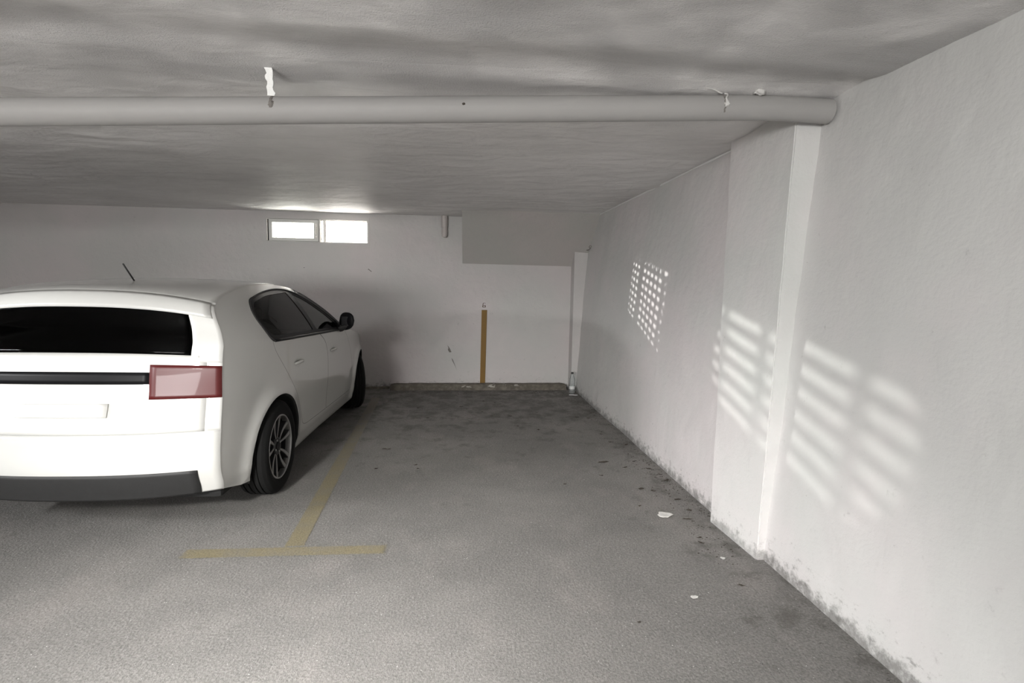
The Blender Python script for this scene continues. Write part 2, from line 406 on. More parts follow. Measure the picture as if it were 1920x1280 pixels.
# sloping soffit between ceiling and back wall (underside of a stair)
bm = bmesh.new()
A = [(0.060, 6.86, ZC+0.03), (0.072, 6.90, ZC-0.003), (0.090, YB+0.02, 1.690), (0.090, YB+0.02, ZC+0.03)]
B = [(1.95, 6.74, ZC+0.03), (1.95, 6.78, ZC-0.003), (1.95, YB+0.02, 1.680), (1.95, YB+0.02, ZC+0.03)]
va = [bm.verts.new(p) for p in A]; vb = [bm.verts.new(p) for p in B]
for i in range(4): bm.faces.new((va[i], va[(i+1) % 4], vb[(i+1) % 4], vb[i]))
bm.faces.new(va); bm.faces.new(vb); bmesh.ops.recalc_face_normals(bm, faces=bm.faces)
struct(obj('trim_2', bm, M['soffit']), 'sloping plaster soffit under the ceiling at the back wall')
# corner pilaster / boxed riser
bm = bmesh.new(); box(bm, (1.585, YB-0.20, 0.0), (1.80, YB+0.02, 1.93)); bmesh.ops.recalc_face_normals(bm, faces=bm.faces)
struct(obj('trim_3', bm, M['wall_back']), 'narrow boxed riser in the back right corner')
struct(boxo('light_block_beam', (-4.75, -1.6, 1.93), (-4.5, 2.6, ZC+0.1), M['wall']), 'added ceiling beam on the left, out of view, blocking light')  # added out of view to keep side light off the upper pillar
# bead of fresh ceiling paint along the top of the right wall
bm = bmesh.new(); rr = []
for i in range(61):
    y = 3.30+(7.5-3.30)*i/60; w = 0.004+0.002*fbm(y*3, 0, 2); x = xr(ZC)
    rr.append([bm.verts.new((x-0.012-w, y, ZC-0.004)), bm.verts.new((x-0.012, y, ZC-0.004-w*1.5)), bm.verts.new((x+0.03, y, ZC-0.004-w*1.5)), bm.verts.new((x+0.03, y, ZC+0.004))])
for a, b2 in zip(rr, rr[1:]):
    for i in range(4): bm.faces.new((a[i], a[(i+1) % 4], b2[(i+1) % 4], b2[i]))
bm.faces.new(rr[0]); bm.faces.new(rr[-1]); bmesh.ops.recalc_face_normals(bm, faces=bm.faces)
struct(autosmooth(obj('trim_6', bm, M['bead']), 60), 'bead of bright paint along the top of the right wall')
# raised plaster patch around the window
bm = bmesh.new()
for a, b2 in (((WX0-0.085, YB-0.006, WZ0-0.035), (WX0, YB+0.01, WZ1+0.04)), ((WX3, YB-0.006, WZ0-0.035), (WX3+0.03, YB+0.01, WZ1+0.04)),
              ((WX0, YB-0.006, WZ1), (WX3, YB+0.01, WZ1+0.04)), ((WX0, YB-0.006, WZ0-0.035), (WX3, YB+0.01, WZ0)), ((WX1, YB-0.006, WZ0), (WX2, YB+0.01, WZ1))): box(bm, a, b2)
struct(obj('trim_4', bm, M['wall_back']), 'plaster surround of the window')
# outdoors: pavement at street level
struct(boxo('ground_outside', (-9, YB+TH, 1.35), (3.0, YB+9, 1.45), M['pavement']), 'pavement outside the window')

# ------------------------------------------------------------------ window
def frame_bm(x0, x1, z0, z1, y0, y1, w):
    bm = bmesh.new()
    box(bm, (x0, y0, z0), (x0+w, y1, z1)); box(bm, (x1-w, y0, z0), (x1, y1, z1))
    box(bm, (x0+w, y0, z0), (x1-w, y1, z0+w)); box(bm, (x0+w, y0, z1-w), (x1-w, y1, z1))
    bmesh.ops.recalc_face_normals(bm, faces=bm.faces); return bm
w1 = struct(empty('window_1', ((WX0+WX1)/2, YB, WZ0)), 'long low window sash high in the back wall')
def rel(p, o): return (p[0]-o[0], p[1]-o[1], p[2]-o[2])
def put(o, root):
    o.parent = root; o.matrix_parent_inverse = Matrix.Translation(-Vector(root.location)); return o
put(obj('window_frame', frame_bm(WX0, WX1, WZ0, WZ1, YB+0.031, YB+0.065, 0.010), M['frame']), w1)
sash = put(obj('sash', frame_bm(WX0+0.028, WX1-0.004, WZ0+0.006, WZ1-0.006, YB-0.012, YB+0.03, 0.040), M['frame']), w1)
# heavier right stile of the sash
put(boxo('sash_stile', (WX1-0.062, YB-0.012, WZ0+0.046), (WX1-0.044, YB+0.03, WZ1-0.046), M['frame']), w1)
put(boxo('dark_gap', (WX0+0.008, YB+0.0, WZ0+0.008), (WX0+0.026, YB+0.02, WZ1-0.008), M['dark']), w1)
put(boxo('window_pane', (WX0+0.066, YB+0.008, WZ0+0.044), (WX1-0.06, YB+0.012, WZ1-0.044), M['pane']), w1)
bm = bmesh.new(); hx = WX1-0.032
tube(bm, [(hx, YB-0.013, WZ0+0.10), (hx, YB-0.04, WZ0+0.10), (hx, YB-0.045, WZ0+0.12), (hx+0.003, YB-0.045, WZ0+0.20), (hx+0.003, YB-0.02, WZ0+0.215)], 0.006, 8)
box(bm, (hx-0.008, YB-0.02, WZ0+0.195), (hx+0.010, YB-0.012, WZ0+0.235)); box(bm, (hx-0.008, YB-0.02, WZ0+0.06), (hx+0.010, YB-0.012, WZ0+0.08))
put(obj('window_handle', bm, M['white_metal']), w1)
# louvred grille outside the sash: rows of long slots
GY = YB+TH-0.02
def grille(x0, x1, z0, z1, y, colw, gapw, rowh, gaph, skip=(), t=0.004):
    bm = bmesh.new(); z = z0
    rows = []
    while z < z1-gaph: rows.append((z, min(z+rowh, z1))); z += rowh+gaph
    rows.append((z, z1))
    for a, b2 in rows:
        if b2 > a: box(bm, (x0, y, a), (x1, y+t, b2))
    for (a, b2), (c, d) in zip(rows, rows[1:]):
        x = x0
        k = 0
        while x < x1:
            wdt = colw if k not in skip else colw+gapw
            box(bm, (x, y, b2), (min(x+wdt, x1), y+t, c)); x += wdt+(gapw if k not in skip else 0); k += 1
    bmesh.ops.recalc_face_normals(bm, faces=bm.faces); return bm
put(obj('outer_grille', grille(WX0-0.02, WX1+0.02, WZ0-0.02, WZ1+0.02, GY, 0.018, 0.085, 0.0175, 0.0125), M['grille']), w1)
w2 = struct(empty('window_2', ((WX2+WX3)/2, YB, WZ0)), 'open right-hand window light covered by a perforated grille')
put(obj('window_frame', frame_bm(WX2-0.002, WX3+0.002, WZ0-0.002, WZ1+0.002, YB+TH-0.035, YB+TH-0.022, 0.010), M['white_metal']), w2)
put(obj('perforated_grille', grille(WX2-0.02, WX3+0.02, WZ0-0.02, WZ1+0.02, GY, 0.016, 0.032, 0.016, 0.0135, skip=(7,)), M['grille']), w2)
# zig-zag lattice post and top rail seen against the light
def zigzag(bm, x0, x1, z0, z1, y, n, vert):
    for i in range(n):
        t0, t1 = i/n, (i+1)/n
        if vert:
            za, zb = z0+(z1-z0)*t0, z0+(z1-z0)*t1
            tube(bm, [(x0, y, za), (x1, y, (za+zb)/2), (x0, y, zb)], 0.005, 6)
        else:
            xa, xb = x0+(x1-x0)*t0, x0+(x1-x0)*t1
            tube(bm, [(xa, y, z1), ((xa+xb)/2, y, z0), (xb, y, z1)], 0.005, 6)
bm = bmesh.new(); zy = YB+0.055
zigzag(bm, WX2+0.004, WX2+0.026, WZ0+0.006, WZ1-0.006, zy, 8, True); zigzag(bm, WX2+0.072, WX2+0.098, WZ0+0.006, WZ1-0.03, zy, 7, True); zigzag(bm, WX2+0.10, WX3-0.004, WZ1-0.034, WZ1-0.010, zy, 10, False)
box(bm, (WX2+0.030, zy-0.004, WZ0), (WX2+0.068, zy+0.004, WZ1)); box(bm, (WX2+0.098, zy-0.003, WZ0), (WX2+0.102, zy+0.003, WZ1-0.034)); box(bm, (WX2, zy-0.003, WZ1-0.008), (WX3, zy+0.003, WZ1)); box(bm, (WX2+0.1, zy-0.003, WZ1-0.040), (WX3, zy+0.003, WZ1-0.036))
put(obj('lattice_rail', bm, M['white_metal']), w2)

# ------------------------------------------------------------------ pipe under the ceiling, its hangers
def pz(x): return min(2.2195+(x-0.247)*0.0538, 2.283)
PY = lambda x: 2.56-0.0*x
bm = bmesh.new()
pts = [(x, PY(x), pz(x)) for x in [XL+0.02+i*(1.77-XL-0.02)/60 for i in range(61)]]
tube(bm, pts, 0.056, 40)
pipe = autosmooth(obj('drain_pipe', bm, M['pipe']), 40)
tag(pipe, 'thick painted drain pipe running across under the near ceiling', 'pipe')
# left hanger: bright flat strap and grimy knot
t = tag(empty('pipe_hanger', (-0.785, PY(0), pz(-0.785))), 'bright white strap hanging the drain pipe from the ceiling at left', 'pipe hanger')
xh = -0.785; bm = bmesh.new()
n_ = 10
for sgn in (1,):
    L = []; R_ = []
    for i in range(n_+1):
        q = i/n_; z = pz(xh)+0.052+q*(ZC-pz(xh)-0.050)
        wdt = 0.0145-0.004*math.exp(-((q-0.38)/0.08)**2)+0.002*math.sin(i*2.1); cx = -0.004-0.010*q+0.003*math.sin(i*1.7)
        y = PY(0)-0.03+0.01*q
        L.append([bm.verts.new((xh+cx-wdt, y, z)), bm.verts.new((xh+cx+wdt, y, z)), bm.verts.new((xh+cx+wdt, y+0.006, z)), bm.verts.new((xh+cx-wdt, y+0.006, z))])
    for a, b2 in zip(L, L[1:]):
        for i in range(4): bm.faces.new((a[i], a[(i+1) % 4], b2[(i+1) % 4], b2[i]))
    bm.faces.new(L[0]); bm.faces.new(L[-1])
bmesh.ops.recalc_face_normals(bm, faces=bm.faces)
put(obj('strap', bm, M['strap']), t)
def clump(name, c, r, mat, root=None, sx=1, sy=1, sz=1, seed=0, amp=0.45):
    bm = bmesh.new(); bmesh.ops.create_icosphere(bm, subdivisions=3, radius=1)
    for v in bm.verts:
        k = 1+amp*fbm(v.co.x*1.7+seed, v.co.y*1.7, v.co.z*1.7)
        v.co = Vector((v.co.x*r*sx*k, v.co.y*r*sy*k, v.co.z*r*sz*k))+Vector(c)
    o = obj(name, bm, mat, smooth=True)
    return put(o, root) if root else o
def band(x, w, r, a0=0, a1=2*PI, wob=0.0, n=36):
    bm = bmesh.new(); rows = []
    for i in range(n+1):
        a = a0+(a1-a0)*i/n; xx = x+wob*math.sin(i*1.3); c, s = math.cos(a), math.sin(a); zc = pz(x)
        rows.append([bm.verts.new((xx+dx, PY(0)+rr*c, zc+rr*s)) for dx, rr in ((-w, r), (w, r), (w, r+0.003), (-w, r+0.003))])
    for a, b2 in zip(rows, rows[1:]):
        for i in range(4): bm.faces.new((a[i], a[(i+1) % 4], b2[(i+1) % 4], b2[i]))
    bmesh.ops.recalc_face_normals(bm, faces=bm.faces); return bm
put(obj('pipe_band', band(xh, 0.005, 0.0555, math.radians(75), math.radians(185), wob=0.001), M['wire']), t)
clump('knot', (xh+0.002, PY(0)-0.052, pz(xh)+0.010), 0.014, M['wire'], t, 1, 0.5, 1, 3)
# right hanger: wire loop close under the ceiling
xh2 = 1.225
t = tag(empty('pipe_hanger', (xh2, PY(0), pz(xh2))), 'twisted grey wire loop round the drain pipe at right', 'pipe hanger')
put(obj('pipe_band', band(xh2, 0.003, 0.0560, math.radians(75), math.radians(215), wob=0.002), M['wire']), t)
bm = bmesh.new(); pp = []
for i in range(9):
    a = math.radians(100-i*-11); pp.append((xh2+0.010+0.02*i/8*0, PY(0)+0.062*math.cos(math.radians(110+i*9)), pz(xh2)+0.062*math.sin(math.radians(110+i*9))))
tube(bm, [(p[0]+0.008*math.sin(i*0.9), p[1], p[2]) for i, p in enumerate(pp)], 0.004, 7)
tube(bm, [(xh2-0.008, PY(0)-0.03, pz(xh2)+0.055), (xh2-0.06, PY(0)-0.05, pz(xh2)+0.066), (xh2-0.10, PY(0)-0.06, pz(xh2)+0.066)], 0.004, 7)
put(obj('wire', bm, M['lump']), t)
clump('knot', (xh2+0.008, PY(0)-0.056, pz(xh2)+0.004), 0.015, M['lump'], t, 0.8, 0.4, 1, 9)
dm = clump('dirt_speck', (0.03, PY(0)-0.0560, pz(0.03)+0.007), 0.0055, M['leaf'], None, 1.2, 0.3, 0.9, 5)
tag(dm, 'black dirt speck stuck on the drain pipe left of its middle', 'dirt')
lp = clump('plaster_lump', (1.395, PY(0)-0.045, pz(1.4)+0.062), 0.022, M['lump'], None, 1.2, 0.8, 0.8, 12)
tag(lp, 'rough plaster lump between the drain pipe and ceiling, by the right pillar', 'plaster')

# short painted waste pipe stub on the back wall beside the soffit
t = tag(empty('pipe_stub', (-0.152, YB, 2.04)), 'short painted pipe stub coming down from the ceiling left of the soffit', 'pipe')
bm = bmesh.new(); lathe(bm, [(0.040, 2.19), (0.042, 2.20), (0.042, ZC-0.001), (0.040, ZC)], 28, 'Z', True, (-0.152, YB-0.045, 0)); put(autosmooth(obj('collar', bm, M['fitting'])), t)
bm = bmesh.new(); lathe(bm, [(0.012, 2.045), (0.028, 2.05), (0.037, 2.075), (0.040, 2.11), (0.036, 2.15), (0.034, 2.19)], 28, 'Z', True, (-0.150, YB-0.045, 0)); put(autosmooth(obj('elbow', bm, M['fitting'])), t)
bm = bmesh.new(); lathe(bm, [(0.0435, 2.185), (0.0435, 2.197)], 28, 'Z', True, (-0.152, YB-0.045, 0)); put(autosmooth(obj('joint_ring', bm, M['fitting'])), t)

# bit of wire poking out where soffit, riser and right wall meet
bm = bmesh.new(); tube(bm, [(1.70, 7.12, 1.90), (1.715, 7.06, 1.905), (1.73, 7.04, 1.925), (1.735, 7.03, 1.95), (1.722, 7.03, 1.955), (1.71, 7.04, 1.94), (1.725, 7.04, 1.91)], 0.005, 7)
tag(obj('wire_stub', bm, M['wire'], smooth=True), 'curled dark wire end sticking out of the back right corner', 'wire')

# ------------------------------------------------------------------ bay marker on the back wall
bm = bmesh.new()
prof = [(0.345, 0.07), (0.412, 0.07), (0.428, 1.082), (0.357, 1.082)]
def flat(name, pr, y, th, mat):
    bm = bmesh.new(); a = [bm.verts.new((x, y, z)) for x, z in pr]; b2 = [bm.verts.new((x, y+th, z)) for x, z in pr]
    bm.faces.new(a); bm.faces.new(b2[::-1])
    for i in range(len(pr)): bm.faces.new((a[i], b2[i], b2[(i+1) % len(pr)], a[(i+1) % len(pr)]))
    bmesh.ops.recalc_face_normals(bm, faces=bm.faces); return obj(name, bm, mat)
t = tag(empty('bay_marker_stripe', (0.385, YB, 0.07)), 'tall ochre yellow stripe painted on the back wall above the kerb', 'painted stripe')
put(flat('stripe', prof, YB-0.003, 0.004, M['stripe']), t)
put(flat('stripe_edge', [(0.410, 0.07), (0.417, 0.07), (0.433, 1.088), (0.357, 1.088), (0.357, 1.081), (0.426, 1.081)], YB-0.0035, 0.004, M['stripe_edge']), t)
# stencilled serif 6
bm = bmesh.new()
cx, cz = 0.3885, 1.137
def ringpart(a0, a1, ro, ri, sx=1.0, ox=0, oz=0, thin=0.0, n=16, zs_=1.0):
    A = []; 
    for i in range(n+1):
        a = math.radians(a0+(a1-a0)*i/n); k = ri+thin*abs(math.cos(a))*-1
        A.append(((cx+ox+ro*sx*math.cos(a), cz+oz+ro*zs_*math.sin(a)), (cx+ox+k*sx*math.cos(a), cz+oz+ro*zs_*(ri/ro+0.22)*math.sin(a))))
    vs = [(bm.verts.new((p[0], YB-0.003, p[1])), bm.verts.new((q[0], YB-0.003, q[1])), bm.verts.new((q[0], YB+0.001, q[1])), bm.verts.new((p[0], YB+0.001, p[1]))) for p, q in A]
    for u, v in zip(vs, vs[1:]):
        for i in range(4): bm.faces.new((u[i], u[(i+1) % 4], v[(i+1) % 4], v[i]))
    bm.faces.new(vs[0]); bm.faces.new(vs[-1])
ringpart(-80, 80, 0.020, 0.007, 1.0, 0.003, 0.0)          # right bowl
ringpart(100, 260, 0.020, 0.007, 1.0, -0.003, 0.0)        # left bowl
ringpart(104, 168, 0.040, 0.024, 0.60, 0.003, 0.011, zs_=1.0)   # stem sweeping up
ringpart(38, 88, 0.040, 0.027, 0.50, 0.004, 0.011)        # terminal
bmesh.ops.recalc_face_normals(bm, faces=bm.faces)
tag(flat('scuff_mark', [(-.105, .600), (-.092, .560), (-.100, .535), (-.078, .500), (-.050, .505), (-.068, .545), (-.085, .575)], YB-0.002, 0.003, M['wire']), 'short dark scuff on the back wall, the upper of two left of the stripe', 'scuff mark')
tag(flat('scuff_mark', [(-.050, .425), (-.030, .400), (.010, .300), (.024, .250), (.006, .300), (-.038, .385)], YB-0.002, 0.003, M['wire']), 'thin slanting dark scratch on the back wall just above the kerb', 'scuff mark')
tag(flat('scuff_mark', [(-1.165, 1.607), (-1.150, 1.615), (-1.135, 1.600), (-1.110, 1.580), (-1.120, 1.575), (-1.145, 1.596)], YB-0.002, 0.003, M['wire']), 'tiny dark chip mark on the back wall below the window', 'scuff mark')
tag(obj('bay_number', bm, M['number']), 'small brown stencilled number 6 above the yellow stripe', 'number')

# kerb (wheel stop) along the back wall
bm = bmesh.new(); prs = [(0, 0), (0, 0.062), (0.018, 0.078), (0.12, 0.080), (0.12, 0)]
NX = 60; rr = []
for i in range(NX+1):
    t_ = i/NX; x = -0.865+t_*(1.535+0.865); ed = min(1, min(t_, 1-t_)*40)
    rr.append([bm.verts.new((x, 7.385+0.02*(1-ed)*(1 if 0 < j < 3 else 0)+p[0]+0.004*fbm(x*7, j*3.0), p[1]*(0.82+0.18*ed)+(0.004*fbm(x*5, j*2.0, 4) if p[1] else -0.004))) for j, p in enumerate(prs)])
for a, b2 in zip(rr, rr[1:]):
    for i in range(5): bm.faces.new((a[i], a[(i+1) % 5], b2[(i+1) % 5], b2[i]))
bm.faces.new(rr[0]); bm.faces.new(rr[-1]); bmesh.ops.recalc_face_normals(bm, faces=bm.faces)
tag(obj('wheel_stop_kerb', bm, M['curb']), 'low grimy concrete kerb along the foot of the back wall', 'kerb')
# crumbling skirting left of the kerb
bm = bmesh.new(); rr = []
for i in range(81):
    x = XL+0.05+(i/80)*(-0.89-XL-0.05); h = 0.022+0.014*fbm(x*6, 0, 0); d = 0.035+0.02*fbm(x*5, 3, 0)
    rr.append([bm.verts.new((x, YB-d, -0.004)), bm.verts.new((x, YB-d*0.6, h)), bm.verts.new((x, YB+0.01, h+0.01)), bm.verts.new((x, YB+0.01, -0.004))])
for a, b2 in zip(rr, rr[1:]):
    for i in range(4): bm.faces.new((a[i], a[(i+1) % 4], b2[(i+1) % 4], b2[i]))
bm.faces.new(rr[0]); bm.faces.new(rr[-1]); bmesh.ops.recalc_face_normals(bm, faces=bm.faces)
struct(obj('baseboard_back', bm, M['curb']), 'crumbling mortar strip along the back wall')

# ------------------------------------------------------------------ painted floor lines
def ribbon(name, path, w, mat, z=0.0008):
    bm = bmesh.new(); uv = bm.loops.layers.uv.new('UVMap'); pts = [Vector(p) for p in path]; rows = []; L = 0; Ls = [0]
    for a, b2 in zip(pts, pts[1:]): L += (b2-a).length; Ls.append(L)
    n_ = max(2, int(L/0.03)); k = 0
    for i in range(n_+1):
        s = L*i/n_
        while k < len(Ls)-2 and s > Ls[k+1]: k += 1
        q = (s-Ls[k])/(Ls[k+1]-Ls[k]); p = pts[k].lerp(pts[k+1], q); d = (pts[k+1]-pts[k]).normalized(); nrm = Vector((-d.y, d.x))
        e = min(s, L-s)/0.03
        row = []
        for j in range(7):
            t_ = j/6*2-1; row.append((bm.verts.new((p.x+nrm.x*w*t_, p.y+nrm.y*w*t_, z)), (min(1, e), (1-abs(t_))*w/0.016)))
        rows.append(row)
    for a, b2 in zip(rows, rows[1:]):
        for j in range(6):
            q = (a[j], a[j+1], b2[j+1], b2[j]); f = bm.faces.new([v[0] for v in q])
            for lo, v in zip(f.loops, q): lo[uv].uv = v[1]
    bmesh.ops.recalc_face_normals(bm, faces=bm.faces)
    return obj(name, bm, mat)
tag(ribbon('parking_line', [(-0.862, 2.95), (-0.93, 5.3), (-0.98, 6.9)], 0.055, M['line']), 'faded yellow floor line running back beside the white car', 'parking line')
tag(ribbon('parking_line', [(-1.42, 2.905), (-0.36, 2.890)], 0.051, M['line'], 0.0016), 'faded yellow cross line on the floor at the mouth of the bay', 'parking line')

# ------------------------------------------------------------------ bottle and litter
bx, by = 1.560, 7.14
t = tag(empty('water_bottle', (bx, by, 0)), 'clear plastic bottle with a black cap standing at the kerb end', 'bottle')
bm = bmesh.new(); lathe(bm, [(0.030, 0.002), (0.036, 0.006), (0.0375, 0.02), (0.0375, 0.06), (0.0362, 0.065), (0.0362, 0.10), (0.0375, 0.105), (0.0375, 0.17), (0.034, 0.20), (0.024, 0.235), (0.014, 0.26), (0.0135, 0.275)], 32, 'Z', True, (bx, by, 0)); put(autosmooth(obj('bottle_body', bm, M['bottle']), 60), t)
bm = bmesh.new(); lathe(bm, [(0.0155, 0.265), (0.016, 0.268), (0.016, 0.286), (0.014, 0.289)], 24, 'Z', True, (bx, by, 0)); put(autosmooth(obj('bottle_cap', bm, M['cap'])), t)
bm = bmesh.new(); lathe(bm, [(0.0372, 0.062), (0.0380, 0.064), (0.0380, 0.100), (0.0372, 0.102)], 32, 'Z', False, (bx, by, 0)); put(autosmooth(obj('bottle_label', bm, M['blabel'])), t)

def scrap(name, c, rx, ry, mat, seed, label, cat, curl=0.006, group=None, rot=0.0, th=0.0012, jag=0.35):
    bm = bmesh.new(); n_ = 22; rings = []
    for k in range(5):
        q = (k+1)/5; ring = []
        for i in range(n_):
            a = 2*PI*i/n_; r = q*(1+jag*fbm(math.cos(a)*1.3+seed, math.sin(a)*1.3, seed)); x, y = rx*r*math.cos(a), ry*r*math.sin(a)
            ring.append(bm.verts.new((x*math.cos(rot)-y*math.sin(rot), x*math.sin(rot)+y*math.cos(rot), 0.0035+curl*(0.5+0.5*noise.noise(Vector((x/rx*1.2, y/ry*1.2, seed))))*(0.3+q))))
        rings.append(ring)
    cv = bm.verts.new((0, 0, 0.0045))
    for i in range(n_): bm.faces.new((cv, rings[0][i], rings[0][(i+1) % n_]))
    for a, b2 in zip(rings, rings[1:]):
        for i in range(n_): bm.faces.new((a[i], b2[i], b2[(i+1) % n_], a[(i+1) % n_]))
    o = obj(name, bm, mat, smooth=True); o.location = (c[0], c[1], 0.0)
    sm = o.modifiers.new('thick', 'SOLIDIFY'); sm.thickness = th; sm.offset = 1
    if label: tag(o, label, cat, group)
    return o
scrap('paper_scrap', (1.326, 3.226), 0.050, 0.040, M['water'], 1.3, 'torn white paper scrap on the floor near the pillar foot', 'paper scrap', rot=0.2)
scrap('paper_scrap', (1.425, 2.661), 0.014, 0.010, M['water'], 4.1, 'tiny white paper chip on the floor beside the pillar corner', 'paper scrap', 0.003, rot=-0.9)
scrap('paper_scrap', (1.114, 2.316), 0.019, 0.012, M['water'], 7.7, 'small white paper chip out on the floor, nearest the camera', 'paper scrap', 0.003, rot=0.3)
# dark leaf bits scattered over the floor
BITS = [(1.324,3.664,2.0),(-0.589,4.705,3.2),(-0.308,4.268,1.5),(-0.281,4.178,.8),(0.073,6.354,1.6),(0.351,6.644,1.3),(0.482,6.549,1.0),(0.304,6.077,.9),(0.399,5.872,.9),(0.603,5.866,2.2),
 (1.087,7.242,1.4),(0.828,5.281,1.0),(-0.547,7.25,1.6),(-0.416,6.283,1.5),(-0.289,5.798,1.0),(1.336,5.794,1.3),(1.201,4.259,2.6),(1.448,5.743,1.5),(1.346,4.12,1.8),(1.211,3.368,1.0),
 (1.50,3.457,2.0),(1.57,3.819,2.2),(1.442,3.147,2.0),(1.51,3.279,1.5),(1.393,3.619,1.6),(1.236,4.271,1.4),(0.798,3.787,1.0),(1.431,4.829,1.5),(1.413,5.102,1.5),(0.788,2.143,.7),
 (1.382,2.393,1.3),(1.387,2.833,1.2),(-0.599,4.195,1.2),(0.637,5.432,.9),(1.109,3.949,1.3),(1.475,4.273,1.6),(1.404,2.897,1.2),(1.57,3.95,1.6),(1.521,4.086,1.7),(1.55,4.737,1.4)]
SPECIAL = {0: ('dark leaf lump on the floor between the paper scrap and the right wall', None), 1: ('long dark leaf piece lying just right of the yellow line, farthest one there', None),
 10: ('black leaf bit just in front of the kerb near the bottle', None), 12: ('dark leaf bit in front of the left end of the kerb', None), 9: ('widest flat dark leaf piece on the floor in front of the yellow wall stripe', None),
 16: ('longest thin dark leaf piece on the floor off the right wall', None), 29: ('tiny lone dark leaf bit nearest the camera on the open floor', None),
 19: ('small dark leaf crumb just left of the white paper scrap', None), 35: ('dark leaf crumb a step left of the wall, farther in than the paper scrap', None)}
for i, (x, y, s_) in enumerate(BITS):
    if y > 5.2 and x < 1.3: lab, grp = 'dark dry leaf crumb on the floor deep in the empty bay', 'leaf crumbs deep in the empty bay'
    elif x > 1.0 and y > 3.0: lab, grp = 'dark dry leaf crumb on the floor along the right wall', 'leaf crumbs along the right wall'
    elif x < 0: lab, grp = 'dark dry leaf crumb on the floor beside the yellow line and car', 'leaf crumbs beside the yellow line'
    else: lab, grp = 'dark dry leaf crumb on the near floor by the pillar', 'leaf crumbs on the near floor'
    lab, grp = SPECIAL.get(i, (lab, grp))
    scrap('leaf_crumb', (x, y), 0.0125*s_, 0.0085*(0.6+0.4*random.random())*max(1, s_*0.6), M['leaf'], i*1.7, lab, 'leaf crumb', 0.008, grp, random.uniform(-.5, .5), jag=0.7)
# the pale curl lying by the bottle
bm = bmesh.new(); tube(bm, [(1.50, 7.02, 0.006), (1.54, 7.01, 0.007), (1.58, 6.995, 0.007), (1.61, 7.0, 0.006)], 0.005, 7)
tag(obj('plastic_strip', bm, M['blabel'], smooth=True), 'thin pale plastic strip lying on the floor beside the bottle', 'litter')
# fine crumbs nobody could count along the wall foot
bm = bmesh.new(); rnd = random.Random(4)
for i in range(900):
    if i % 3:
        y = rnd.uniform(2.6, 7.2); x = 1.62-abs(rnd.gauss(0, 0.09)) - (0.07 if 2.6 < y < 3.15 else 0)
    else: y = 7.36-abs(rnd.gauss(0, 0.25)); x = rnd.uniform(-0.8, 1.5)
    r = rnd.uniform(0.0012, 0.0045)
    bmesh.ops.create_icosphere(bm, subdivisions=1, radius=r, matrix=Matrix.Translation((x, y, r*0.4)) @ Matrix.Diagonal((rnd.uniform(.7, 2), rnd.uniform(.6, 1.4), 0.5, 1)))
tag(obj('floor_grit', bm, M['leaf']), 'fine dark grit gathered along the wall foot and kerb', 'grit', kind='stuff')

# lamp behind the photographer that really hangs there
t = tag(empty('ceiling_lamp', (-1.75, -0.8, 2.2)), 'square white lamp hung under the ceiling behind the camera', 'ceiling lamp')
put(boxo('housing', (-1.93, -1.0, 2.20), (-1.57, -0.6, 2.29), M['tube'], bev=0.01), t)

# ------------------------------------------------------------------ the white hatchback
WB = 2.60; WR = 0.315; AR = 0.362
def interp(tab, x):
    if x <= tab[0][0]: return tab[0][1]
    for (a, va_), (b, vb_) in zip(tab, tab[1:]):
        if x <= b:
            t = (x-a)/(b-a); t = t*t*(3-2*t)*0.5+t*0.5; return va_+(vb_-va_)*t
    return tab[-1][1]
TAB = [(.12, .78), (.20, .822), (.30, .848), (.45, .864), (.62, .871), (.74, .872), (.86, .868), (.95, .857)]
def belt(y): return 1.052-.05*(y-.1) if y > .1 else 1.052+.02*(.1-y)
def Wd(y, z):
    zb = belt(min(y, 2.0)); 
    zz = z if z < 0.7 else 0.7+(z-0.7)*(0.25/(zb-0.7))
    w = interp(TAB, min(zz, .95))
    if z > zb: t = z-zb; w = .857-.42*t-.55*t*t
    if y < 0.3: w *= 1-.115*((0.3-y)/.95)**2.0
    if y > 2.1: w *= 1-.145*((y-2.1)/1.0)**2.3
    for c in (0, WB):
        r = math.hypot(y-c, z-.31)
        w += .020*math.exp(-((r-AR)/.065)**2)*(1 if z < .8 else max(0, 1-(z-.8)/.1))
    w -= .010*math.exp(-((z-.42)/.10)**2)*(1 if .5 < y < 2.1 else 0)*math.sin(PI*min(1, max(0, (y-.5)/1.6)))
    return w
# side/top transition curve E and centre-line M, front bumper foot -> rear bumper foot
EM = [((3.05, .20), (3.30, .19)), ((3.12, .40), (3.40, .42)), ((3.12, .58), (3.38, .62)), ((3.05, .70), (3.30, .77)), ((2.68, .83), (2.80, .90)),
      ((2.25, .915), (2.42, .965)), ((1.90, .985), (2.16, 1.005)), ((1.52, 1.18), (1.80, 1.20)), ((1.12, 1.335), (1.32, 1.375)), ((.80, 1.392), (.90, 1.425)),
      ((.35, 1.405), (.38, 1.436)), ((-.10, 1.375), (-.10, 1.41)), ((-.46, 1.285), (-.50, 1.355)), ((-.55, 1.12), (-.60, 1.17)), ((-.60, .97), (-.68, .99)),
      ((-.62, .78), (-.72, .78)), ((-.64, .60), (-.77, .60)), ((-.64, .40), (-.77, .40)), ((-.58, .24), (-.70, .22))]
def cat(pts, n=10):
    out = []; idx = []
    P = [pts[0]]+list(pts)+[pts[-1]]
    for i in range(1, len(P)-2):
        p0, p1, p2, p3 = [Vector(q) for q in P[i-1:i+3]]
        for k in range(n):
            t = k/n; out.append(0.5*((2*p1)+(-p0+p2)*t+(2*p0-5*p1+4*p2-p3)*t*t+(-p0+3*p1-3*p2+p3)*t**3)); idx.append(i-1+t)
    out.append(Vector(pts[-1])); idx.append(len(pts)-1)
    return out, idx
